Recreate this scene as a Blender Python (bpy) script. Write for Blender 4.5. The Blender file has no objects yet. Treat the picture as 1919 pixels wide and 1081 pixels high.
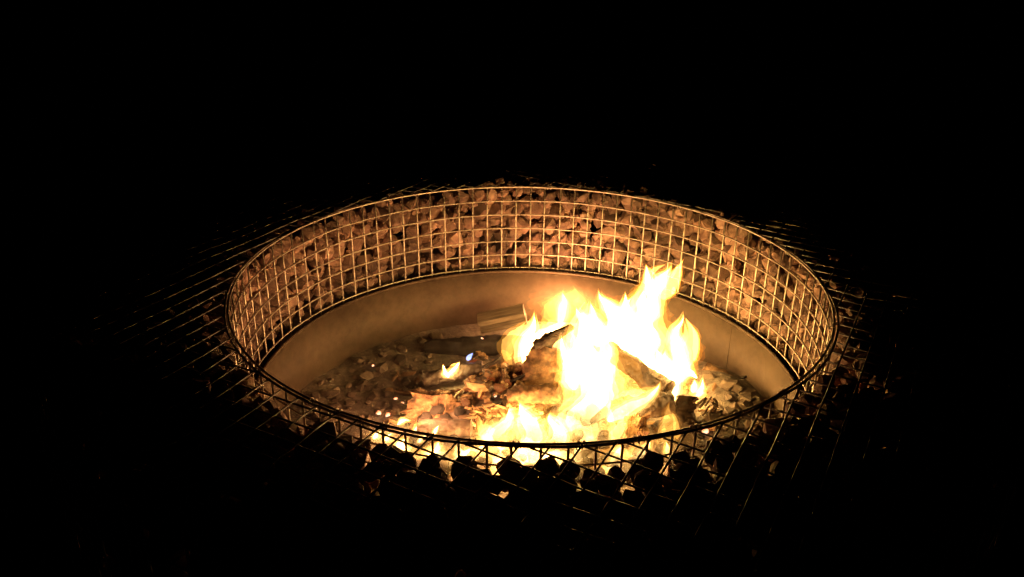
import bpy, bmesh, math, random
from mathutils import Vector, Matrix, noise
random.seed(7)
sc = bpy.context.scene
C = sc.collection
V = Vector

# ------------------------------------------------------------------ camera
CAM = V((-0.046, -2.0203, 1.4901))
PITCH, ROLL, FPX = math.radians(24.665), math.radians(0.76), 1578.3
_r = V((1, 0, 0)); _f = V((0, math.cos(PITCH), -math.sin(PITCH))); _u = _r.cross(_f)
RGT = _r * math.cos(ROLL) + _u * math.sin(ROLL)
UPV = -_r * math.sin(ROLL) + _u * math.cos(ROLL)
cd = bpy.data.cameras.new('camera'); cam = bpy.data.objects.new('camera', cd); C.objects.link(cam)
M3 = Matrix((RGT, UPV, -_f)).transposed()
cam.matrix_world = Matrix.Translation(CAM) @ M3.to_4x4()
cd.sensor_width = 36; cd.angle = math.radians(62.593); cd.clip_start = 0.05; cd.clip_end = 500
sc.camera = cam

# ------------------------------------------------------------------ night sky
w = bpy.data.worlds.new('World'); sc.world = w; w.use_nodes = True
nt = w.node_tree; bg = nt.nodes['Background']
sky = nt.nodes.new('ShaderNodeTexSky'); sky.sky_type = 'NISHITA'; sky.sun_disc = False
sky.sun_elevation = math.radians(-4); sky.sun_rotation = math.radians(200)
nt.links.new(sky.outputs[0], bg.inputs[0]); bg.inputs[1].default_value = 0.006
sc.view_settings.view_transform = 'Standard'; sc.view_settings.look = 'None'
sc.view_settings.exposure = 0.0; sc.view_settings.gamma = 1.0
try:
    sc.cycles.use_denoising = True
    sc.cycles.max_bounces = 6; sc.cycles.diffuse_bounces = 3; sc.cycles.glossy_bounces = 3
    sc.cycles.transparent_max_bounces = 32; sc.cycles.volume_bounces = 0
    sc.cycles.sample_clamp_indirect = 4.0; sc.cycles.blur_glossy = 0.5
    sc.cycles.caustics_reflective = False; sc.cycles.caustics_refractive = False
except Exception: pass

def at(px, py, Y):                       # point seen at a photo pixel, standing at depth Y
    d = RGT * ((px - 959.5) / FPX) + UPV * (-(py - 540.5) / FPX) + _f
    return CAM + d * ((Y - CAM.y) / d.y)
def on(px, py, z):                       # the same on a level
    d = RGT * ((px - 959.5) / FPX) + UPV * (-(py - 540.5) / FPX) + _f
    return CAM + d * ((z - CAM.z) / d.z)
def scale_at(p): return (p - CAM).dot(_f) / FPX      # metres per photo pixel there

# ------------------------------------------------------------------ helpers
class MB:
    def __init__(s): s.v = []; s.f = []
    def add(s, vs, fs):
        o = len(s.v); s.v += [tuple(p) for p in vs]; s.f += [tuple(i + o for i in f) for f in fs]
    def tube(s, pts, r, n=6, closed=False, cap=True):
        pts = [V(p) for p in pts]; m = len(pts); rings = []
        rr = r if isinstance(r, (list, tuple)) else [r] * m
        up = None
        for i, p in enumerate(pts):
            a = pts[(i - 1) % m] if (closed or i > 0) else p
            b = pts[(i + 1) % m] if (closed or i < m - 1) else p
            t = (b - a).normalized()
            if up is None: up = t.orthogonal().normalized()
            up = (up - t * up.dot(t)).normalized(); sd = t.cross(up)
            rings.append([p + (up * math.cos(q) + sd * math.sin(q)) * rr[i] for q in [2 * math.pi * k / n for k in range(n)]])
        vs = [q for R_ in rings for q in R_]; fs = []
        for i in range(m if closed else m - 1):
            j = (i + 1) % m
            for k in range(n):
                l = (k + 1) % n
                fs.append((i * n + k, i * n + l, j * n + l, j * n + k))
        if cap and not closed:
            fs.append(tuple(range(n - 1, -1, -1))); fs.append(tuple((m - 1) * n + k for k in range(n)))
        s.add(vs, fs)
    def mesh(s, name, smooth=True):
        me = bpy.data.meshes.new(name); me.from_pydata(s.v, [], s.f); me.update()
        if smooth:
            for p in me.polygons: p.use_smooth = True
        return me
def obj(name, me, mat, parent=None, loc=None):
    if isinstance(me, MB): me = me.mesh(name)
    o = bpy.data.objects.new(name, me)
    if mat and not me.materials: me.materials.append(mat)
    C.objects.link(o)
    if parent: o.parent = parent
    if loc is not None: o.location = loc
    return o
def tag(o, label, cat, group=None, kind=None):
    if label: o['label'] = label
    if cat: o['category'] = cat
    if group: o['group'] = group
    if kind: o['kind'] = kind
    return o
def empty(name, loc=(0, 0, 0)):
    o = bpy.data.objects.new(name, None); C.objects.link(o); o.location = loc; o.empty_display_size = 0.05
    return o
def hull(seed, sx, sy, sz, n=15, jit=0.3):            # angular crushed stone
    rn = random.Random(seed); bm = bmesh.new()
    for k in range(n):
        z = 1 - 2 * (k + .5) / n; a = k * 2.39996 + rn.uniform(-.4, .4); q = math.sqrt(max(0, 1 - z * z))
        m = 1 + rn.uniform(-jit, jit)
        p = V((q * math.cos(a), q * math.sin(a), z + rn.uniform(-.15, .15))) * m
        bm.verts.new((p.x * sx, p.y * sy, p.z * sz))
    bmesh.ops.convex_hull(bm, input=bm.verts)
    loose = [v for v in bm.verts if not v.link_faces]
    bmesh.ops.delete(bm, geom=loose, context='VERTS')
    bmesh.ops.triangulate(bm, faces=bm.faces)
    me = bpy.data.meshes.new('stone')
    for e in bm.edges: e.smooth = e.calc_face_angle(0) < .55
    for f in bm.faces: f.smooth = True
    bm.to_mesh(me); bm.free()
    return me

# ------------------------------------------------------------------ materials
def mat(name):
    m = bpy.data.materials.new(name); m.use_nodes = True
    return m, m.node_tree, m.node_tree.nodes['Principled BSDF']
def ramp(nt, stops, src):
    r = nt.nodes.new('ShaderNodeValToRGB'); e = r.color_ramp.elements
    while len(e) < len(stops): e.new(0.5)
    for k, (p, c) in enumerate(stops): e[k].position = p; e[k].color = (*c, 1)
    nt.links.new(src, r.inputs[0]); return r.outputs[0]
def tex(nt, scale, detail=4, rough=.55, coord='Object', kind='ShaderNodeTexNoise'):
    tc = nt.nodes.new('ShaderNodeTexCoord'); n = nt.nodes.new(kind)
    n.inputs['Scale'].default_value = scale
    if kind == 'ShaderNodeTexNoise': n.inputs['Detail'].default_value = detail; n.inputs['Roughness'].default_value = rough
    nt.links.new(tc.outputs[coord], n.inputs['Vector']); return n
def bump(nt, p, src, strength, dist):
    b = nt.nodes.new('ShaderNodeBump'); b.inputs['Strength'].default_value = strength; b.inputs['Distance'].default_value = dist
    nt.links.new(src, b.inputs['Height']); nt.links.new(b.outputs[0], p.inputs['Normal'])
def mixc(nt, a, b, fac, mode='MIX'):
    n = nt.nodes.new('ShaderNodeMix'); n.data_type = 'RGBA'; n.blend_type = mode
    for s, x in ((6, a), (7, b), (0, fac)):
        if hasattr(x, 'links'): nt.links.new(x, n.inputs[s])
        elif s == 0: n.inputs[0].default_value = x
        else: n.inputs[s].default_value = (*x, 1)
    return n.outputs[2]

def stone_mat(name, stops):
    m, nt, p = mat(name)
    oi = nt.nodes.new('ShaderNodeObjectInfo'); ge = nt.nodes.new('ShaderNodeNewGeometry')
    ad = nt.nodes.new('ShaderNodeMath'); ad.operation = 'ADD'
    nt.links.new(oi.outputs['Random'], ad.inputs[0]); nt.links.new(ge.outputs['Random Per Island'], ad.inputs[1])
    fr = nt.nodes.new('ShaderNodeMath'); fr.operation = 'FRACT'; nt.links.new(ad.outputs[0], fr.inputs[0])
    base = ramp(nt, stops, fr.outputs[0])
    n = tex(nt, 26, 5, .6); mott = ramp(nt, [(.3, (.55, .52, .5)), (.7, (1.15, 1.12, 1.1))], n.outputs[0])
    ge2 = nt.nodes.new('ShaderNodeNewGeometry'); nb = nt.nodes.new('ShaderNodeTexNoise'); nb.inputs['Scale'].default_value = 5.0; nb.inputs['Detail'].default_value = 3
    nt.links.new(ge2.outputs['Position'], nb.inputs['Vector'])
    firelight_patch = ramp(nt, [(.36, (.34, .32, .31)), (.64, (1.0, .95, .92))], nb.outputs[0])  # uneven firelight patches painted into the stone colour
    nt.links.new(mixc(nt, mixc(nt, base, mott, 1.0, 'MULTIPLY'), firelight_patch, 1.0, 'MULTIPLY'), p.inputs['Base Color'])
    n2 = tex(nt, 90, 5, .6); bump(nt, p, n2.outputs[0], .6, .004)
    p.inputs['Roughness'].default_value = .85
    return m
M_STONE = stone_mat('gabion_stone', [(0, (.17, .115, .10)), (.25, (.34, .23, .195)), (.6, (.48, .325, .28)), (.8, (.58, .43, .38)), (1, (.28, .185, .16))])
M_PIT = stone_mat('sooty_stone', [(0, (.12, .10, .08)), (.4, (.22, .185, .15)), (.8, (.34, .29, .24)), (1, (.24, .2, .165))])

M_WIRE, nt, p = mat('galvanised_wire')
n = tex(nt, 40, 3); p.inputs['Metallic'].default_value = .85
nt.links.new(ramp(nt, [(.35, (.34, .30, .25)), (.7, (.62, .58, .52))], n.outputs[0]), p.inputs['Base Color'])
p.inputs['Roughness'].default_value = .5
M_LID, nt, p = mat('dimmed_lid_wire')  # lid's dimness put into the colour: darker copy of the wall wire
n = tex(nt, 40, 3); p.inputs['Metallic'].default_value = .35
nt.links.new(ramp(nt, [(.35, (.11, .107, .103)), (.7, (.23, .225, .215))], n.outputs[0]), p.inputs['Base Color'])
p.inputs['Roughness'].default_value = .55
M_LINER, nt, p = mat('heat_browned_steel')
n = tex(nt, 4.5, 7, .65); n2 = tex(nt, 34, 6, .65)
c1 = ramp(nt, [(.3, (.055, .039, .027)), (.5, (.085, .061, .042)), (.72, (.105, .077, .053))], n.outputs[0])
c2 = ramp(nt, [(.35, (.78, .76, .74)), (.62, (1.06, 1.06, 1.06))], n2.outputs[0])
nt.links.new(mixc(nt, c1, c2, 1.0, 'MULTIPLY'), p.inputs['Base Color'])
p.inputs['Metallic'].default_value = .08; p.inputs['Specular IOR Level'].default_value = .3
rr = ramp(nt, [(.3, (.55,) * 3), (.7, (.68,) * 3)], n.outputs[0]); nt.links.new(rr, p.inputs['Roughness'])
bump(nt, p, n2.outputs[0], .08, .002)

M_CHAR, nt, p = mat('charred_wood')
vo = tex(nt, 34, kind='ShaderNodeTexVoronoi'); vo.feature = 'DISTANCE_TO_EDGE'
n = tex(nt, 14, 6, .65)
nt.links.new(ramp(nt, [(.35, (.018, .014, .012)), (.56, (.06, .042, .032)), (.68, (.17, .14, .12)), (.8, (.32, .29, .27))], n.outputs[0]), p.inputs['Base Color'])
p.inputs['Roughness'].default_value = .75
bump(nt, p, vo.outputs['Distance'], .8, .01)
M_COAL, nt, p = mat('black_charcoal')
n = tex(nt, 22, 5, .6)
nt.links.new(ramp(nt, [(.35, (.012, .010, .009)), (.7, (.05, .042, .036))], n.outputs[0]), p.inputs['Base Color'])
p.inputs['Roughness'].default_value = .7; bump(nt, p, n.outputs[0], .6, .006)
M_GLOW, nt, p = mat('glowing_coal')
n = tex(nt, 55, 4, .6)
nt.links.new(ramp(nt, [(.4, (.015, .012, .01)), (.7, (.12, .09, .07))], n.outputs[0]), p.inputs['Base Color'])
nt.links.new(ramp(nt, [(.52, (0, 0, 0)), (.60, (.7, .09, .01)), (.75, (1, .35, .07))], n.outputs[0]), p.inputs['Emission Color'])
p.inputs['Emission Strength'].default_value = 1.1; p.inputs['Roughness'].default_value = .8
M_BARK, nt, p = mat('scorched_bark')
n = tex(nt, 24, 6, .7)
nt.links.new(ramp(nt, [(.34, (.03, .02, .014)), (.5, (.13, .075, .042)), (.68, (.36, .22, .12))], n.outputs[0]), p.inputs['Base Color'])
p.inputs['Roughness'].default_value = .8; bump(nt, p, n.outputs[0], .7, .008)
M_SHEET, nt, p = mat('curled_bark')
n = tex(nt, 30, 6, .7)
nt.links.new(ramp(nt, [(.38, (.03, .018, .012)), (.5, (.16, .095, .05)), (.68, (.34, .22, .12))], n.outputs[0]), p.inputs['Base Color'])
p.inputs['Roughness'].default_value = .85; bump(nt, p, n.outputs[0], .8, .008)
M_CHIP, nt, p = mat('wood_chip')
oi = nt.nodes.new('ShaderNodeObjectInfo'); n = tex(nt, 40, 5, .6)
c1 = ramp(nt, [(0, (.05, .035, .025)), (.3, (.22, .13, .07)), (.65, (.48, .32, .18)), (1, (.62, .45, .28))], oi.outputs['Random'])
c2 = ramp(nt, [(.3, (.45, .42, .4)), (.65, (1.1, 1.1, 1.1))], n.outputs[0])
nt.links.new(mixc(nt, c1, c2, 1.0, 'MULTIPLY'), p.inputs['Base Color']); p.inputs['Roughness'].default_value = .8
bump(nt, p, n.outputs[0], .5, .004)
M_TIMBER, nt, p = mat('sawn_timber')
tc = nt.nodes.new('ShaderNodeTexCoord'); mp = nt.nodes.new('ShaderNodeMapping'); mp.inputs['Scale'].default_value = (3, 40, 40)
n = nt.nodes.new('ShaderNodeTexNoise'); n.inputs['Scale'].default_value = 3; n.inputs['Detail'].default_value = 5
nt.links.new(tc.outputs['Object'], mp.inputs[0]); nt.links.new(mp.outputs[0], n.inputs['Vector'])
nt.links.new(ramp(nt, [(.3, (.10, .078, .06)), (.5, (.19, .148, .115)), (.7, (.29, .23, .18))], n.outputs[0]), p.inputs['Base Color'])
p.inputs['Roughness'].default_value = .7; bump(nt, p, n.outputs[0], .4, .003)
M_ASH, nt, p = mat('ash_and_soil')
n = tex(nt, 9, 8, .65); n2 = tex(nt, 70, 5, .7)
c1 = ramp(nt, [(.3, (.13, .11, .09)), (.5, (.24, .205, .17)), (.7, (.38, .335, .29))], n.outputs[0])
c2 = ramp(nt, [(.3, (.5, .5, .5)), (.7, (1.3, 1.3, 1.3))], n2.outputs[0])
nt.links.new(mixc(nt, c1, c2, 1.0, 'MULTIPLY'), p.inputs['Base Color']); p.inputs['Roughness'].default_value = .95
bump(nt, p, n2.outputs[0], .9, .01)
M_GROUND, nt, p = mat('dark_ground')
n = tex(nt, 4, 8, .6)
nt.links.new(ramp(nt, [(.3, (.012, .012, .008)), (.7, (.035, .035, .022))], n.outputs[0]), p.inputs['Base Color']); p.inputs['Roughness'].default_value = 1
p.inputs['Specular IOR Level'].default_value = .1
def fire_mat(name, rgb):                 # glowing gas: light adds up through the flame's own thickness
    m = bpy.data.materials.new(name); m.use_nodes = True; nt = m.node_tree; nt.nodes.clear()
    o = nt.nodes.new('ShaderNodeOutputMaterial'); e = nt.nodes.new('ShaderNodeEmission')
    s = max(rgb); e.inputs[0].default_value = (rgb[0] / s, rgb[1] / s, rgb[2] / s, 1); e.inputs[1].default_value = s
    nt.links.new(e.outputs[0], o.inputs['Volume']); return m
NL = 8                                    # a flame is nested bodies of gas, outer fringe to core
LAYERS = []; RS = []
for l in range(NL):
    q = l / (NL - 1); e = .26 * 1.86 ** l
    LAYERS.append((e, e * (.26 + .44 * q), e * (.02 + .24 * q ** 2))); RS.append(1.5 - 1.18 * q)
_fm = {}
def gas(layer, k):
    k = round(k * 2) / 2
    if (layer, k) not in _fm: _fm[(layer, k)] = fire_mat('flame_gas', tuple(c * k for c in LAYERS[layer]))
    return _fm[(layer, k)]
M_BLUE = fire_mat('blue_flame_gas', (3.0, 3.6, 8))
M_EMBER, nt, p = mat('glowing_ember')
n = tex(nt, 60, 3); nt.links.new(ramp(nt, [(.4, (1, .22, .06)), (.6, (1, .6, .36))], n.outputs[0]), p.inputs['Emission Color'])
p.inputs['Base Color'].default_value = (.1, .05, .03, 1); p.inputs['Emission Strength'].default_value = 2.2

# ------------------------------------------------------------------ ground
RIM, R = 0.6, 0.756
STEP = 2 * math.pi / 95; CELL = 0.05
mb = MB(); mb.add([(-90, -90, 0), (90, -90, 0), (90, 90, 0), (-90, 90, 0)], [(0, 1, 2, 3)])
tag(obj('ground', mb, M_GROUND), 'dark ground around the fire pit at night', None, kind='structure')

# ------------------------------------------------------------------ steel fire ring
RL, ZL = 0.735, 0.292
ring = empty('fire_ring'); tag(ring, 'browned steel ring lining the inside of the stone-filled basket', 'fire ring')
mb = MB(); n = 160; prof = [(RL, 0.004), (RL, ZL), (RL + .005, ZL), (RL + .005, 0.004)]
vs = []; fs = []
for k in range(n):
    a = 2 * math.pi * k / n; wob = .0025 * math.sin(3 * a + 1) + .0015 * math.sin(7 * a)
    for (r_, z_) in prof: vs.append(((r_ + wob) * math.sin(a), (r_ + wob) * math.cos(a), z_))
for k in range(n):
    for j in range(4):
        b = (j + 1) % 4; k2 = (k + 1) % n
        fs.append((k * 4 + j, k2 * 4 + j, k2 * 4 + b, k * 4 + b))
mb.add(vs, fs); me = mb.mesh('wall', False)
for p_ in me.polygons: p_.use_smooth = abs(p_.normal.z) < .5
obj('wall', me, M_LINER, ring)
mb = MB(); mb.tube([((RL + .0025) * math.sin(2 * math.pi * k / 120), (RL + .0025) * math.cos(2 * math.pi * k / 120), ZL) for k in range(120)], .0048, 8, True)
obj('rolled_lip', mb, M_LINER, ring)
a = math.radians(62); mb = MB(); mb.tube([((RL - .001) * math.sin(a), (RL - .001) * math.cos(a), z) for z in (.01, .15, ZL - .006)], .0016, 6)
obj('weld_seam', mb, M_LINER, ring)

# ------------------------------------------------------------------ gabion basket
gab = empty('gabion'); tag(gab, 'round wire mesh gabion filled with broken stone around the fire', 'gabion')
RO = 1.16
def circle(r_, z_, n=150, wob=0):
    return [((r_ + wob * noise.noise((3 * math.sin(t), 3 * math.cos(t), z_ * 9))) * math.sin(t), (r_ + wob * noise.noise((3 * math.sin(t), 3 * math.cos(t), z_ * 9))) * math.cos(t), z_) for t in [2 * math.pi * k / n for k in range(n)]]
for k in range(1, 7):
    mb = MB(); mb.tube([(x, y, z + .0016 * noise.noise((x * 4, y * 4, k))) for x, y, z in circle(R - .0022, RIM - k * CELL, 150, .003)], .0023, 6, True)
    obj('hoop_wire', mb, M_WIRE, gab)
mb = MB(); mb.tube(circle(R - .001, RIM, 170), .0030, 8, True); obj('rim_wire', mb, M_WIRE, gab)
mb = MB(); mb.tube([(x, y, z + .0035 * noise.noise((x * 5, y * 5, 3))) for x, y, z in circle(R + .007, RIM - .001, 170, .006)], .0027, 8, True); obj('rim_wire', mb, M_WIRE, gab)
for k in range(95):
    t = (k + .30) * STEP + .007 * noise.noise((k * 1.7, 0, 0)); b_ = .003 * noise.noise((k * 2.3, 5, 0))
    pts = [((R + .0018 + (b_ if 0 < i < 5 else 0)) * math.sin(t + (i - 3) * .0012 * noise.noise((k, 9, 0))), (R + .0018 + (b_ if 0 < i < 5 else 0)) * math.cos(t + (i - 3) * .0012 * noise.noise((k, 9, 0))), z) for i, z in enumerate((.0, .15, .29, .40, .50, RIM - .002))]
    mb = MB(); mb.tube(pts, .0027, 6); obj('upright_wire', mb, M_WIRE, gab)
# lid: a square-mesh panel cut to the ring
ang = math.radians(28.7); dA = V((math.sin(ang), math.cos(ang), 0)); nA = V((math.cos(ang), -math.sin(ang), 0))
def lid(dirv, nrm, off, z):
    k = -30
    while k < 31:
        o = off + k * CELL + .002 * noise.noise((k * 3.1, dirv.x * 9, 0)); k += 1
        if abs(o) >= RO - .004: continue
        s1 = math.sqrt(RO * RO - o * o); segs = [(-s1, s1)]
        if abs(o) < R + .006:
            s0 = math.sqrt((R + .006) ** 2 - o * o); segs = [(-s1, -s0), (s0, s1)]
        for a_, b_ in segs:
            if b_ - a_ < .02: continue
            m = max(2, int((b_ - a_) / .08)); pts = []
            for i in range(m + 1):
                q = a_ + (b_ - a_) * i / m; p = nrm * o + dirv * q
                rad = p.length; sag = -.010 * max(0, min(1, (rad - R) / .1)) * (.6 + noise.noise(p * 5))
                pts.append((p.x, p.y, z + sag + .002 * noise.noise(p * 9)))
            mb = MB(); mb.tube(pts, .0021, 6); obj('lid_wire', mb, M_LID, gab)
lid(dA, nA, .0380, RIM + .001); lid(nA, dA, .0285, RIM - .003)
# twisted tie wires where lid and wall are laced together
for k, a in enumerate((-178, -172, -166, -159, -151, -146, -187, -195, -204, -212, -222, -60, -95, -120, 40, 75, 110, 5, -30)):
    t = math.radians(a); e = V((math.sin(t), math.cos(t), 0)); s = V((e.y, -e.x, 0)); mb = MB()
    mb.tube([e * (R + .003 + .0085 * math.cos(q)) + s * (.0016 * q) + V((0, 0, RIM - .0005 + .007 * math.sin(q))) for q in [i * .7 for i in range(19)]], .0015, 5)
    obj('tie_wire', mb, M_WIRE, gab)
# outer side of the basket
mb = MB()
for k in range(12): mb.tube(circle(RO, RIM - k * CELL - .002, 120), .0021, 5, True)
for k in range(146):
    t = 2 * math.pi * k / 146; mb.tube([((RO + .004) * math.sin(t), (RO + .004) * math.cos(t), z) for z in (.0, RIM)], .0021, 5)
o = obj('outer_mesh', mb, M_WIRE, gab); o['kind'] = 'stuff'

# stones: the face behind the mesh, a second layer, the top, the outside
SHAPES = []
for k in range(16):
    rn = random.Random(100 + k)
    SHAPES.append(hull(200 + k, rn.uniform(.85, 1.2), rn.uniform(.75, 1.0), rn.uniform(.6, .95), rn.choice((18, 20, 22)), .20))
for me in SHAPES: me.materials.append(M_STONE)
def rotm(rn): return Matrix.Rotation(rn.uniform(0, 6.283), 4, 'Z') @ Matrix.Rotation(rn.uniform(0, 6.283), 4, 'X') @ Matrix.Rotation(rn.uniform(0, 6.283), 4, 'Y')
rn = random.Random(5); stones = []
def top_level(t):                        # how high the fill stands (t: angle from +Y)
    return RIM - .010 - .018 * (0.5 - 0.5 * math.cos(t)) - .005 * max(0, -math.sin(t)) + .018 * noise.noise((4 * math.sin(t), 4 * math.cos(t), 2))
t = 0; cand = []
z = .265; row = 0
while z < RIM - .012:                    # face layer in jittered courses
    nn = 70; hgt = .047
    for k in range(nn):
        t = (k + .5 * (row % 2) + rn.uniform(-.32, .32)) * 2 * math.pi / nn
        s = rn.choice((.024, .027, .031, .034, .040))
        zz = z + rn.uniform(-.012, .012)
        if zz + s * .75 > top_level(t): continue
        rad = R + .004 + s * 1.02 + rn.uniform(0, .012)
        cand.append((t, rad, zz, s))
    z += hgt; row += 1
def score(t, rad, zz, s):
    p = V((rad * math.sin(t), rad * math.cos(t), zz)); d = CAM - p; inw = V((-math.sin(t), -math.cos(t), 0))
    c_ = inw.dot(d.normalized())
    return (max(0, c_) + (.02 if zz > .5 else 0)) * s / d.length if zz > .28 else 0
cand.sort(key=lambda c: -score(*c))
def add_to(mbx, me, mtx):
    mbx.add([mtx @ v.co for v in me.vertices], [tuple(p.vertices) for p in me.polygons])
rest = MB()
for i, (t, rad, zz, s) in enumerate(cand):
    me = SHAPES[rn.randrange(16)]
    mtx = Matrix.Translation((rad * math.sin(t), rad * math.cos(t), zz)) @ rotm(rn) @ Matrix.Scale(s, 4)
    if i < 300:
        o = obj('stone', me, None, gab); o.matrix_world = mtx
    else: add_to(rest, me, mtx)
def scatter(r0, r1, z0, z1, spacing, smin, smax, fit=False):
    r_ = r0
    while r_ <= r1:
        z = z0
        while z <= z1:
            n_ = int(2 * math.pi * r_ / spacing)
            for k in range(n_):
                t = (k + rn.uniform(-.4, .4)) * 2 * math.pi / n_; s = rn.uniform(smin, smax)
                zz = z + rn.uniform(-.012, .012)
                if fit: zz = top_level(t) - s * .8 + rn.uniform(-.010, .014) - (.01 if r_ > R + .1 else 0)
                elif zz + s > top_level(t): continue
                rad = r_ + rn.uniform(-.01, .01)
                add_to(rest, SHAPES[rn.randrange(16)], Matrix.Translation((rad * math.sin(t), rad * math.cos(t), zz)) @ rotm(rn) @ Matrix.Scale(s, 4))
            z += spacing
        r_ += spacing
scatter(R + .060, R + .060, .25, .58, .044, .026, .036)
scatter(R + .030, R + .075, .55, .55, .040, .020, .030, True)
scatter(R + .110, RO - .04, .55, .55, .052, .024, .038, True)
scatter(R + .08, RO - .05, .50, .50, .055, .030, .040)
scatter(RO - .042, RO - .042, .03, .56, .055, .028, .040)
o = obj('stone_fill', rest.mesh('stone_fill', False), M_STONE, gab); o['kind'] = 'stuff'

# ------------------------------------------------------------------ bed of ash and rubble in the pit
def bed(x, y):
    h = .098 + .012 * noise.noise((x * 6, y * 6, 1)) + .006 * noise.noise((x * 19, y * 19, 4))
    h += .085 * math.exp(-((x - .12) ** 2 / .06 + (y - .12) ** 2 / .05))
    h += .050 * math.exp(-((x + .18) ** 2 / .03 + (y - .08) ** 2 / .03))
    h += .085 * math.exp(-((x - .60) ** 2 / .02 + (y - .16) ** 2 / .035))
    return h
mb = MB(); vs = [(0, 0, bed(0, 0))]; fs = []; NR, NT = 46, 110
for i in range(1, NR + 1):
    for k in range(NT):
        a = 2 * math.pi * k / NT; q = (RL - .002) * i / NR; x, y = q * math.sin(a), q * math.cos(a); vs.append((x, y, bed(x, y)))
for k in range(NT): fs.append((0, 1 + (k + 1) % NT, 1 + k))
for i in range(NR - 1):
    for k in range(NT):
        a0 = 1 + i * NT + k; a1 = 1 + i * NT + (k + 1) % NT; fs.append((a0, a1, a1 + NT, a0 + NT))
mb.add(vs, fs); tag(obj('ash_bed', mb, M_ASH), 'bed of grey brown ash filling the bottom of the steel ring', 'ash', kind='stuff')
def ground_pt(px, py):
    z = .12
    for _ in range(8):
        p = on(px, py, z); z = bed(p.x, p.y)
    return on(px, py, z)

# stones lying in the ash
PSH = [hull(400 + k, 1.15, .9, .6, 15, .26) for k in range(6)]
for me in PSH: me.materials.append(M_PIT)
rn = random.Random(11)
def clear(p): return math.hypot(p.x, p.y) < RL - .035
for k in range(150):
    p = ground_pt(rn.uniform(570, 820), rn.uniform(635, 800))
    if not clear(p): continue
    s = rn.choice((.008, .010, .012, .014, .017, .021, .027)); o = obj('pit_stone', PSH[k % 6], None)
    o.matrix_world = Matrix.Translation(p + V((0, 0, s * .1))) @ Matrix.Rotation(rn.uniform(0, 6), 4, 'Z') @ Matrix.Rotation(rn.uniform(-.5, .5), 4, 'X') @ Matrix.Scale(s, 4)
    tag(o, 'sooty stone lying in the ash on the left of the fire', 'stone', 'stones in the ash on the left')
for k in range(26):
    p = ground_pt(rn.uniform(1320, 1450), rn.uniform(700, 800))
    if not clear(p): continue
    s = rn.uniform(.014, .034); o = obj('pit_stone', PSH[k % 6], None)
    o.matrix_world = Matrix.Translation(p + V((0, 0, s * .25))) @ Matrix.Rotation(rn.uniform(0, 6), 4, 'Z') @ Matrix.Scale(s, 4)
    tag(o, 'sooty stone heaped against the right side of the steel ring', 'stone', 'stones in the ash on the right')
# wood chips
CSH = [hull(500 + k, 1.5, .7, .35, 12, .35) for k in range(6)]
for me in CSH: me.materials.append(M_CHIP)
def chips(n, x0, x1, y0, y1, s0, s1, lift, label, group):
    for k in range(n):
        p = ground_pt(rn.uniform(x0, x1), rn.uniform(y0, y1))
        if not clear(p): continue
        s = rn.uniform(s0, s1); o = obj('wood_chip', CSH[rn.randrange(6)], None)
        o.matrix_world = Matrix.Translation(p + V((0, 0, rn.uniform(.2, 1) * lift))) @ Matrix.Rotation(rn.uniform(0, 6), 4, 'Z') @ Matrix.Rotation(rn.uniform(-.9, .9), 4, 'X') @ Matrix.Rotation(rn.uniform(-.7, .7), 4, 'Y') @ Matrix.Scale(s, 4)
        tag(o, label, 'wood chip', group)
chips(170, 870, 1020, 660, 800, .006, .022, .035, 'scorched wood chip in the heap left of the tall flames', 'chips left of the tall flames')
chips(40, 720, 890, 700, 800, .008, .020, .012, 'charred chip scattered on the ash near the bark sheets', 'chips on the left ash')
chips(40, 1180, 1340, 720, 830, .010, .024, .02, 'scorched wood chip below the burning logs on the right', 'chips on the right')

KSH = [hull(700 + k, 1.2, .9, .8, 18, .25) for k in range(5)]
for me in KSH: me.materials.append(M_COAL)
for k in range(130):
    p = ground_pt(rn.uniform(770, 1330), rn.uniform(770, 905)); s = rn.uniform(.010, .026); o = obj('charcoal', KSH[k % 5], None)
    o.matrix_world = Matrix.Translation(p + V((0, 0, s * .4))) @ Matrix.Rotation(rn.uniform(0, 6), 4, 'Z') @ Matrix.Rotation(rn.uniform(-.6, .6), 4, 'X') @ Matrix.Scale(s, 4)
    tag(o, 'black charcoal lump beneath the flames at the front of the pit', 'charcoal', 'charcoal beneath the front flames')

GSH = [hull(720 + k, 1.2, .9, .8, 18, .25) for k in range(5)]
for me in GSH: me.materials.append(M_GLOW)
for k in range(24):
    p = ground_pt(rn.uniform(870, 1050), rn.uniform(690, 800)); s = rn.uniform(.010, .022); o = obj('glowing_coal', GSH[k % 5], None)
    o.matrix_world = Matrix.Translation(p + V((0, 0, s * .8 + rn.uniform(0, .012)))) @ Matrix.Rotation(rn.uniform(0, 6), 4, 'Z') @ Matrix.Rotation(rn.uniform(-.6, .6), 4, 'X') @ Matrix.Scale(s, 4)
    tag(o, 'red glowing coal in the heap left of the tall flames', 'coal', 'glowing coals in the heap')

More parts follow.
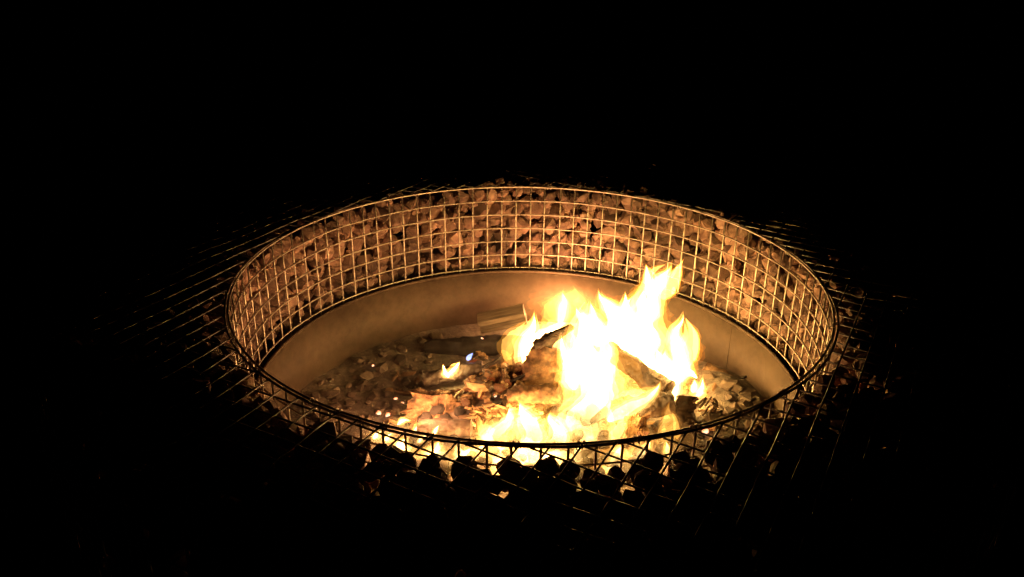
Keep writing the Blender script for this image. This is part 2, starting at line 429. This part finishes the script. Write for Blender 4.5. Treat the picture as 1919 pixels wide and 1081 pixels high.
# ------------------------------------------------------------------ logs
def log(name, label, p0, p1, r0, r1, m=None, seed=0, bend=.01, rough=.36, n=24, segs=26):
    p0, p1 = V(p0), V(p1); ax = (p1 - p0); L = ax.length; ax.normalize(); sd = ax.orthogonal().normalized(); up = ax.cross(sd)
    root = empty(name, p0); tag(root, label, 'log')
    vs = []; fs = []
    for i in range(segs + 1):
        q = i / segs; c = ax * (L * q) + up * (bend * math.sin(math.pi * q)); rad = r0 + (r1 - r0) * q
        for k in range(n):
            a = 2 * math.pi * k / n; d = sd * math.cos(a) + up * math.sin(a)
            rr_ = rad * (1 + rough * noise.noise(d * 1.6 + ax * q * 4 + V((seed, 0, 0))) + rough * .6 * noise.noise(d * 4 + ax * q * 11 + V((seed, 3, 0))) + rough * .4 * noise.noise(d * 9 + ax * q * 22 + V((seed, 8, 0))))
            vs.append(c + d * rr_)
    for i in range(segs):
        for k in range(n):
            l = (k + 1) % n; fs.append((i * n + k, i * n + l, (i + 1) * n + l, (i + 1) * n + k))
    mb = MB(); mb.add(vs, fs); obj('bark', mb, m or M_CHAR, root)
    for base, sg in ((0, -1), (segs * n, 1)):
        rim = [vs[base + k] for k in range(n)]; cc = sum(rim, V()) / n + ax * sg * .003
        inner = [cc + (q - cc) * .55 + ax * sg * (.002 + .004 * noise.noise(q * 60)) for q in rim]
        f_ = []
        for k in range(n):
            l = (k + 1) % n; f_.append((k, l, n + l, n + k) if sg > 0 else (l, k, n + k, n + l))
            f_.append((n + k, n + l, 2 * n) if sg > 0 else (n + l, n + k, 2 * n))
        mb = MB(); mb.add(rim + inner + [cc], f_); obj('log_end', mb, m or M_CHAR, root)
    return root
log('standing_log', 'thick charred log standing upright left of the tallest flames', at(1000, 755, .10), at(1034, 652, .17), .060, .048, M_BARK, 1)
log('forked_branch', 'short charred branch reaching right from the top of the standing log', at(1008, 652, .16), at(1072, 612, .15), .024, .009, M_CHAR, 2)
log('burning_log', 'ash grey burning log lying slanted through the tall right flames', at(1138, 652, .20), at(1250, 735, .04), .022, .038, M_CHAR, 3)
log('charred_log', 'dark charred log below the slanted ash grey one', at(1150, 775, -.02), at(1262, 752, -.02), .034, .030, M_CHAR, 4)
log('charred_log', 'short dark log lying at the front left beneath the bark sheets', at(786, 808, -.04), at(884, 806, -.05), .034, .032, M_CHAR, 5, 0, .12)
log('charred_log', 'charred log stub standing left of the bundle of short twigs', at(1283, 805, .0), at(1288, 742, .05), .036, .028, M_CHAR, 6)
log('charred_log', 'charred log end resting on stones at the far right of the fire', at(1345, 768, .12), at(1402, 752, .10), .040, .032, M_CHAR, 7)
log('charred_log', 'scorched log lying behind the small flame on the right', at(1320, 690, .30), at(1395, 728, .24), .022, .018, M_BARK, 8)
log('charred_log', 'long dark log lying across the pit behind the small detached flame', at(795, 712, .22), at(905, 690, .22), .024, .022, M_CHAR, 9)
log('charred_log', 'dark log at the back beneath the pale split timber', at(800, 655, .50), at(985, 645, .46), .034, .03, M_COAL, 10)
log('charred_log', 'orange lit charred piece in front of the standing log', at(955, 745, .05), at(1050, 738, .02), .026, .030, M_BARK, 12)

# pale split timber with a lengthways groove
p0, p1 = at(898, 606, .58), at(984, 588, .58); ax = (p1 - p0).normalized(); L = (p1 - p0).length
TS = .84
prof = [(-.03, -.034), (.03, -.034), (.032, -.012), (.004, -.006), (.004, .004), (.031, .012), (.028, .034), (-.028, .034)]
vs = []; fs = []; npf = len(prof); SG = 8
for i in range(SG + 1):
    for (a, b) in prof: vs.append((L * i / SG, -a * TS, b * TS * (1 + .05 * noise.noise((i * .7, a * 40, 0)))))
for i in range(SG):
    for k in range(npf):
        l = (k + 1) % npf; fs.append((i * npf + k, (i + 1) * npf + k, (i + 1) * npf + l, i * npf + l))
fs.append(tuple(range(npf))); fs.append(tuple(SG * npf + k for k in range(npf - 1, -1, -1)))
mb = MB(); mb.add(vs, fs); me = mb.mesh('split_timber', False)
bm = bmesh.new(); bm.from_mesh(me); bmesh.ops.recalc_face_normals(bm, faces=bm.faces); bm.to_mesh(me); bm.free()
o = obj('split_timber', me, M_TIMBER); yv = V((0, 0, 1)).cross(ax).normalized(); zv = ax.cross(yv)
o.matrix_world = Matrix.Translation(p0) @ Matrix((ax, yv, zv)).transposed().to_4x4() @ Matrix.Rotation(.35, 4, 'X')
tag(o, 'pale split timber with a groove leaning at the back of the ring', 'timber')

# crumpled bark sheets glowing in the firelight
def sheet(label, px, py, Y, w_, h_, tilt, yaw, seed, amp=.02):
    NX, NY = 18, 10; vs = []; fs = []
    for side in (0, 1):
        for j in range(NY + 1):
            for i in range(NX + 1):
                u, v = i / NX - .5, j / NY - .5
                edge = 1 - .45 * noise.noise((u * 3 + seed, v * 3, 0)) - .35 * noise.noise((u * 9, v * 9, seed))
                q = V((u * w_ * edge, v * h_ * edge, 0))
                q.z = amp * (noise.noise((u * 4 + seed, v * 3, 1)) + .6 * abs(noise.noise((u * 9 + seed, v * 8, 2)))) - .05 * w_ * (abs(u) * 2) ** 2 - side * .004
                vs.append(q)
    W_ = NX + 1; off = W_ * (NY + 1)
    for j in range(NY):
        for i in range(NX):
            a = j * W_ + i; fs.append((a, a + 1, a + 1 + W_, a + W_)); fs.append((off + a, off + a + W_, off + a + 1 + W_, off + a + 1))
    brd = [i for i in range(W_)] + [j * W_ + NX for j in range(1, NY + 1)] + [NY * W_ + i for i in range(NX - 1, -1, -1)] + [j * W_ for j in range(NY - 1, 0, -1)]
    for k in range(len(brd)):
        a, b = brd[k], brd[(k + 1) % len(brd)]; fs.append((a, off + a, off + b, b))
    mb = MB(); mb.add(vs, fs); o = obj('bark_sheet', mb.mesh('bark_sheet', False), M_SHEET)
    o.matrix_world = Matrix.Translation(at(px, py, Y)) @ Matrix.Rotation(yaw, 4, 'Z') @ Matrix.Rotation(tilt, 4, 'X')
    tag(o, label, 'bark'); return o
sheet('large crumpled bark sheet glowing orange above the front left log', 830, 770, .03, .17, .09, .5, .15, 3, .026)
sheet('smaller curled bark sheet behind the large glowing one', 815, 748, .10, .13, .06, .6, .1, 8, .024)
sheet('curled bark strip between the front left log and the low flames', 915, 790, -.02, .10, .06, .9, -.2, 13, .03)
sheet('scorched bark flake propped against the standing log', 950, 700, .16, .10, .06, .7, .3, 21, .03)
sheet('torn bark flake standing in front of the right flames', 1190, 800, -.10, .07, .07, 1.1, .1, 31, .025)

# short pale twigs
def twig(label, a, b, Y, r, group=None, m=M_CHIP):
    p, q = at(*a, Y), at(*b, Y + .02); mid = (p + q) / 2 + V((.002, .003, .003)); mb = MB()
    mb.tube([p, p.lerp(mid, .5) , mid, mid.lerp(q, .5), q], [r * .8, r, r * 1.05, r, r * .75], 7)
    return tag(obj('twig', mb, m), label, 'twig', group)
def cz(x, y): return (1120 + x * .148, 620 + y * .148)
for a, b in (((1250, 950), (1370, 845)), ((1290, 980), (1400, 850)), ((1360, 950), (1440, 830)), ((1460, 850), (1525, 970)), ((1330, 1075), (1420, 930)), ((1390, 1075), (1470, 960)), ((1200, 910), (1275, 865)), ((1440, 900), (1500, 985))):
    twig('short pale twig in the bundle on the right of the fire', cz(*a), cz(*b), .02, .0042, 'twigs in the bundle on the right', M_TIMBER)
twig('longer thin twig with a glowing tip below the split timber', (902, 633), (934, 658), .46, .0028, None, M_EMBER)
twig('shorter thin glowing twig just right of the longer one', (913, 633), (928, 643), .48, .0026, None, M_EMBER)

rn = random.Random(23)
for (x0, y0, x1, y1, Y, r) in ((1240, 800, 1300, 770, -.03, .006), (1330, 735, 1400, 705, .20, .006),
        (1290, 790, 1370, 800, .0, .008), (950, 720, 1005, 690, .12, .006), (905, 760, 985, 742, .02, .007), (885, 700, 940, 668, .20, .005), (1350, 790, 1415, 745, .05, .006)):
    p, q = at(x0, y0, Y), at(x1, y1, Y + rn.uniform(0, .06)); mb = MB(); K = 7; pts = []
    for i in range(K): pts.append(p.lerp(q, i / (K - 1)) + V((0, 0, .006 * noise.noise((i * .9, x0, 0)))) + V((.004 * noise.noise((i * .9, y0, 5)), 0, 0)))
    mb.tube(pts, [r * (1 + .35 * noise.noise((i * 1.3, x1, 2))) * (1 - .35 * i / (K - 1)) for i in range(K)], 9)
    tag(obj('charred_stick', mb, M_COAL), 'thin black charred stick lying among the burning fuel', 'stick', 'charred sticks in the burning fuel')

# embers
for k, (px, py, s, lab) in enumerate(((700, 692, .005, 'lone glowing ember among the dark stones on the left'), (711, 783, .009, 'left of two pink embers close to the front left rim'), (728, 786, .009, 'right of two pink embers close to the front left rim'),
        (742, 755, .006, 'small ember on the ash left of the bark sheet'), (755, 765, .007, 'ember just left of the large bark sheet'), (1320, 818, .012, 'pinkish ember seen through the basket at the front right'), (916, 730, .006, 'tiny ember on the chip heap, upper left'), (930, 735, .006, 'tiny ember on the chip heap, upper right'), (928, 750, .006, 'white hot ember at the edge of the front flames'))):
    p = ground_pt(px, py); o = obj('ember', hull(600 + k, s, s * .8, s * .8, 10), M_EMBER); o.location = p + V((0, 0, s * .5 + .012))
    tag(o, lab, 'ember')

# ------------------------------------------------------------------ fire
def sweep(name, cs, m, parent, seed, lick, n=18):       # closed flame body along (centre, radii, axes) stations
    vs = []; fs = []; K = len(cs)
    for c, ra, rb, sd, dv in cs:
        for k in range(n):
            a = 2 * math.pi * k / n; d = sd * (math.cos(a) * ra) + dv * (math.sin(a) * rb); g = c + d
            z_ = V((g.x * 24, g.y * 24, g.z * 9)) + V((seed * 7.1, seed * 1.7, 0))
            vs.append(c + d * max(.15, 1 + lick * noise.noise(z_) + lick * .7 * noise.noise(z_ * 2.7) + lick * .4 * noise.noise(z_ * 6.1)))
    for i in range(K - 1):
        for k in range(n):
            l = (k + 1) % n; fs.append((i * n + k, i * n + l, (i + 1) * n + l, (i + 1) * n + k))
    fs.append(tuple(range(n - 1, -1, -1))); fs.append(tuple((K - 1) * n + k for k in range(n)))
    mb = MB(); mb.add(vs, fs); return obj(name, mb, m, parent)
def tongue(spine, Y, parent, seed, layers=tuple(range(8)), strands=0, m=None, lick=.55, depth=.8, k=1.0, segs=30):
    rn = random.Random(int(seed * 100))
    P = [(at(x, y, Y), r) for x, y, r in spine]; P = [(p, r * scale_at(p)) for p, r in P]; K = len(P)
    fac = k * max(1, min(6, .042 / max(r for p, r in P)))
    def cr(u):
        q = max(0, min(1, u)) * (K - 1); q = min(q, K - 1 - 1e-6); i = int(q); f = q - i
        a, b, c, d = P[max(0, i - 1)], P[i], P[min(K - 1, i + 1)], P[min(K - 1, i + 2)]
        h = lambda a, b, c, d: .5 * ((2 * b) + (c - a) * f + (2 * a - 5 * b + 4 * c - d) * f * f + (3 * b - a - 3 * c + d) * f ** 3)
        return h(a[0], b[0], c[0], d[0]), max(.0008, h(a[1], b[1], c[1], d[1]))
    ext = P[-1][0] - P[-2][0]
    def station(u):
        c, r = cr(u); t = (cr(u + .02)[0] - cr(u - .02)[0]).normalized(); sd = t.cross(V((0, 1, 0))).normalized(); dv = sd.cross(t)
        if u > 1: c = c + ext * (u - 1) * 2
        return c, r, sd, dv
    part = None
    for j in range(strands + 1):
        main = j == 0
        u0 = 0 if main else rn.uniform(0, .4); u1 = 1.0 if main else rn.uniform(.6, 1.1)
        ou, ov = (0, 0) if main else (rn.choice((-1, 1)) * rn.uniform(.45, .95), rn.uniform(-.7, .7))
        fat = 1 if main else rn.uniform(.38, .55); tw = rn.uniform(-.9, .9); ph = rn.uniform(0, 50)
        for li in (layers if main else [l for l in (2, 4) if l in layers]):
            cs = []; rs = RS[li]; e1 = u0 + (u1 - u0) * (1.03 - .03 * li)
            for i in range(segs + 1):
                w_ = i / segs; u = u0 + (e1 - u0) * w_; c, r, sd, dv = station(u)
                prof = min(1, .2 + w_ * 5) * (1 - w_ ** (4 if main else 2.6)) ** .8
                wav = noise.noise(V((c.z * 14, ph, li * .13))) * (.25 + .7 * w_); wv2 = noise.noise(V((c.z * 14, ph, 9))) * (.2 + .4 * w_)
                c = c + sd * (r * (ou * (1 + .3 * w_) + wav)) + dv * (r * depth * (ov + wv2))
                ra = max(.0005, r * fat * rs * prof); a = tw * w_; ca, sa = math.cos(a), math.sin(a)
                cs.append((c, ra, ra * depth, sd * ca + dv * sa, dv * ca - sd * sa))
            o = sweep('flame' if part is None or (li == layers[0] or not main) else 'flame_core', cs, m or gas(li, fac), parent if part is None or not main else part, seed + li * .11 + j * 3.7, lick * (1.15 - .09 * li))
            if main and part is None: part = o
def fire(name, label, base, tongues, lights=(), soft=.07):
    root = empty(name); tag(root, label, 'fire')
    for k, tg in enumerate(tongues):
        sp, Y, kind = tg[:3]; kw = dict(tg[3]) if len(tg) > 3 else {}
        if kind == 'h': tongue(sp, Y, root, base + k, (3, 5, 7), lick=.3, segs=14, **{'k': 1.5, **kw})
        elif kind == 't': tongue(sp, Y, root, base + k, (0, 1, 2, 3, 4), 2, **kw)
        elif kind == 'n': tongue(sp, Y, root, base + k, (0, 1, 2, 3, 4, 5, 6), 2, **kw)
        else: tongue(sp, Y, root, base + k, tuple(range(NL)), 2, **kw)
    for (px, py, Y, pw) in lights:
        l = bpy.data.lights.new('fire_glow', 'POINT'); l.energy = pw; l.color = (1, .40, .155); l.shadow_soft_size = soft
        lo = bpy.data.objects.new('fire_glow', l); C.objects.link(lo); lo.parent = root; lo.location = at(px, py, Y)
    return root
fire('fire', 'broad white hot flames rising at the centre of the pit', 10, [
    ([(1095, 858, 48), (1098, 810, 66), (1105, 760, 67), (1110, 715, 60), (1104, 680, 50), (1088, 648, 36), (1086, 618, 24), (1092, 592, 14), (1098, 566, 2)], -.06, 'c'),
    ([(1080, 730, 34), (1066, 690, 24), (1058, 662, 15), (1053, 640, 7), (1051, 624, 1)], -.05, 'c'),
    ([(1120, 700, 30), (1135, 660, 20), (1128, 630, 12), (1136, 605, 1)], -.03, 'n'),
    ([(1140, 790, 34), (1178, 760, 28), (1210, 745, 20), (1232, 728, 10), (1238, 712, 1)], -.10, 'c'),
    ([(1140, 825, 26), (1165, 800, 18), (1178, 780, 8), (1180, 768, 1)], -.12, 'n'),
], [(1095, 780, -.06, .8)])
fire('fire', 'tallest flames, yellow tips licking the back wall on the right', 30, [
    ([(1245, 735, 22), (1222, 690, 36), (1208, 650, 44), (1204, 612, 40), (1212, 576, 31), (1226, 546, 24), (1238, 520, 20), (1252, 502, 10), (1260, 488, 1)], .16, 'c'),
    ([(1222, 556, 18), (1219, 530, 12), (1214, 510, 6), (1210, 494, 1)], .16, 'n'),
    ([(1240, 560, 18), (1256, 532, 15), (1268, 512, 9), (1274, 498, 4), (1282, 484, 1)], .18, 't'),
    ([(1268, 720, 26), (1276, 680, 26), (1270, 645, 20), (1268, 620, 13), (1276, 600, 7), (1281, 583, 1)], .12, 'n'),
    ([(1285, 690, 18), (1294, 655, 16), (1298, 628, 12), (1288, 604, 3), (1284, 596, 1)], .13, 't'),
    ([(1262, 770, 16), (1264, 735, 20), (1262, 700, 24), (1250, 670, 16), (1246, 650, 2)], .06, 'c'),
    ([(1180, 690, 30), (1170, 650, 34), (1172, 615, 24), (1185, 588, 2)], .22, 'c'),
    ([(1240, 760, 18), (1250, 715, 26), (1240, 680, 26), (1232, 645, 4)], .10, 'c'),
    ([(1210, 600, 24), (1200, 565, 16), (1206, 540, 2)], .22, 'n'),
], [(1215, 680, .16, .3)])
fire('fire', 'small flames at the very back between the tall ones', 50, [
    ([(1150, 645, 30), (1148, 610, 34), (1138, 582, 24), (1126, 560, 11), (1121, 540, 1)], .32, 'c'),
    ([(1165, 610, 20), (1170, 580, 12), (1172, 562, 6), (1171, 546, 1)], .33, 'n'),
    ([(1105, 640, 26), (1098, 610, 20), (1086, 590, 12), (1080, 572, 1)], .30, 'c'),
    ([(1125, 650, 26), (1118, 615, 24), (1108, 585, 12), (1106, 562, 1)], .28, 'n'),
    ([(1180, 630, 24), (1184, 600, 18), (1178, 572, 8), (1186, 556, 1)], .30, 'n'),
], [(1145, 600, .32, .7)])
fire('fire', 'round glow added close against the steel at the back for its bright pool', 56, [  # added flame ball and lamp that make the glow pool on the liner
    ([(1049, 608, 12), (1052, 592, 22), (1052, 573, 25), (1054, 555, 15), (1056, 540, 2)], .64, 'c', dict(lick=.25)),
    ([(1060, 612, 30), (1062, 596, 46), (1064, 574, 52), (1068, 552, 32), (1072, 534, 4)], .62, 't', dict(lick=.4, depth=.5, k=1.6)),  # wide faint gas shaped as the pool's yellow halo
], [(1052, 573, .61, 8.5)], .04)
fire('fire', 'pointed flame on the left side of the standing log', 60, [
    ([(990, 700, 16), (980, 672, 27), (984, 645, 27), (993, 618, 16), (999, 598, 7), (1002, 580, 1)], .24, 'c'),
    ([(995, 665, 20), (1018, 634, 23), (1036, 616, 18), (1052, 606, 9), (1066, 604, 1)], .26, 'c'),
], [(980, 665, .24, 1.5)])
fire('fire', 'low wide flames at the front left of the fire', 70, [
    ([(895, 850, 22), (922, 824, 34), (945, 798, 34), (956, 774, 20), (950, 752, 2)], -.10, 'c', dict(k=1.5)),
    ([(990, 850, 44), (992, 815, 50), (990, 786, 38), (978, 764, 18), (968, 748, 1)], -.11, 'c', dict(k=1.4)),
    ([(1035, 850, 40), (1040, 820, 42), (1040, 790, 26), (1032, 768, 2)], -.12, 'c', dict(k=1.3)),
    ([(870, 845, 16), (892, 834, 16), (915, 822, 14), (930, 805, 2)], -.12, 'n'),
    ([(930, 885, 22), (925, 860, 34), (940, 835, 26), (950, 815, 3)], -.14, 'c'),
    ([(835, 880, 10), (832, 858, 20), (815, 848, 14), (800, 842, 2)], -.15, 'c'),
    ([(880, 872, 16), (872, 850, 18), (882, 835, 2)], -.15, 'c'),
    ([(798, 872, 12), (804, 852, 20), (814, 836, 14), (822, 822, 2)], -.12, 'c', dict(k=1.6)),
    ([(842, 884, 14), (850, 860, 22), (858, 838, 15), (868, 822, 2)], -.13, 'c', dict(k=1.6)),
    ([(745, 845, 8), (752, 832, 11), (762, 820, 2)], -.08, 'c', dict(k=1.4)),
    ([(965, 905, 26), (960, 878, 38), (968, 850, 34), (975, 828, 3)], -.16, 'c', dict(k=1.5)),
    ([(1020, 905, 26), (1018, 880, 36), (1022, 855, 30), (1018, 830, 3)], -.17, 'c'),
    ([(1075, 905, 24), (1078, 880, 34), (1085, 852, 30), (1090, 830, 3)], -.16, 'c'),
    ([(1150, 900, 20), (1150, 872, 30), (1160, 850, 24), (1168, 832, 3)], -.16, 'c', dict(k=1.5)),
    ([(855, 905, 16), (850, 882, 24), (858, 862, 18), (850, 846, 2)], -.18, 'c'),
], [(960, 800, -.10, 2.0), (880, 825, -.14, 2.2)])
fire('fire', 'short flame tips licking up beside the front left log', 90, [
    ([(700, 825, 6), (706, 814, 8), (716, 808, 1)], -.02, 'h'),
    ([(722, 828, 5), (726, 818, 7), (735, 810, 1)], -.03, 'h'),
    ([(745, 796, 3), (756, 790, 9), (772, 789, 1)], -.01, 'h'),
    ([(775, 812, 6), (786, 802, 11), (802, 790, 1)], -.05, 'h'),
    ([(812, 815, 4), (817, 806, 7), (823, 796, 1)], -.11, 'h'),
    ([(757, 850, 4), (758, 838, 6), (752, 826, 1)], -.08, 'h'),
    ([(785, 830, 4), (790, 822, 7), (800, 815, 1)], -.09, 'h'),
], [(800, 768, -.04, 4.6)], .05)
fire('fire', 'thin orange flame curling up at the front right of the logs', 110, [
    ([(1250, 860, 22), (1252, 825, 18), (1256, 795, 16), (1250, 770, 8), (1255, 752, 1)], -.10, 't'),
    ([(1195, 890, 22), (1198, 862, 28), (1204, 842, 20), (1215, 826, 8), (1222, 812, 1)], -.14, 'c'),
    ([(1262, 866, 10), (1250, 845, 10), (1246, 825, 1)], -.13, 'n'),
], [(1210, 840, -.13, .8)])
fire('fire', 'small bright flame above the bundle of short twigs', 130, [
    ([(1300, 752, 8), (1310, 740, 16), (1316, 722, 9), (1318, 703, 1)], .08, 'c'),
    ([(1298, 735, 7), (1303, 722, 7), (1301, 710, 1)], .08, 'n'),
    ([(1306, 708, 2), (1294, 698, 5), (1282, 688, 1)], .10, 'c'),
], [(1312, 735, .08, .35)])
fire('fire', 'tiny leaf shaped white flame alone on the left', 140, [
    ([(842, 707, 5), (836, 700, 8), (832, 691, 4), (830, 682, 1)], .17, 'h', dict(k=2.5)),
    ([(838, 705, 4), (847, 694, 9), (855, 685, 7), (862, 677, 1)], .17, 'h', dict(k=2.5)),
], [(846, 690, .16, .12)], .02)
r = empty('fire'); tag(r, 'faint bluish flamelet just right of the leaf shaped flame', 'fire')
tongue([(875, 675, 2), (879, 669, 3.6), (886, 661, 1)], .25, r, 150, (1,), 0, M_BLUE, .2)

# ------------------------------------------------------------------ thin haze volume added in the pit to stand in for bloom
mb = MB(); vs = []; fs = []; prof = [(.58, .22), (.64, .30), (.65, .40), (.60, .48), (.48, .54), (.25, .58)]; n = 48
for j, (r_, z_) in enumerate(prof):
    for k in range(n):
        a = 2 * math.pi * k / n; q = r_ * (1 + .10 * noise.noise((math.sin(a) * 1.5, math.cos(a) * 1.5, z_ * 2)))
        vs.append((q * math.sin(a), q * math.cos(a), z_))
for j in range(len(prof) - 1):
    for k in range(n):
        l = (k + 1) % n; fs.append((j * n + k, j * n + l, (j + 1) * n + l, (j + 1) * n + k))
fs.append(tuple(range(n - 1, -1, -1))); fs.append(tuple((len(prof) - 1) * n + k for k in range(n)))
mb.add(vs, fs)
m = bpy.data.materials.new('bloom_haze_gas'); m.use_nodes = True; nt = m.node_tree; nt.nodes.clear()
o_ = nt.nodes.new('ShaderNodeOutputMaterial'); pv = nt.nodes.new('ShaderNodeVolumePrincipled')
pv.inputs['Color'].default_value = (.75, .72, .68, 1); pv.inputs['Density'].default_value = .10; pv.inputs['Anisotropy'].default_value = .2
nt.links.new(pv.outputs[0], o_.inputs['Volume'])
tag(obj('bloom_haze', mb, m), 'thin haze added over the fire to soften its glow', 'bloom_haze', kind='stuff')
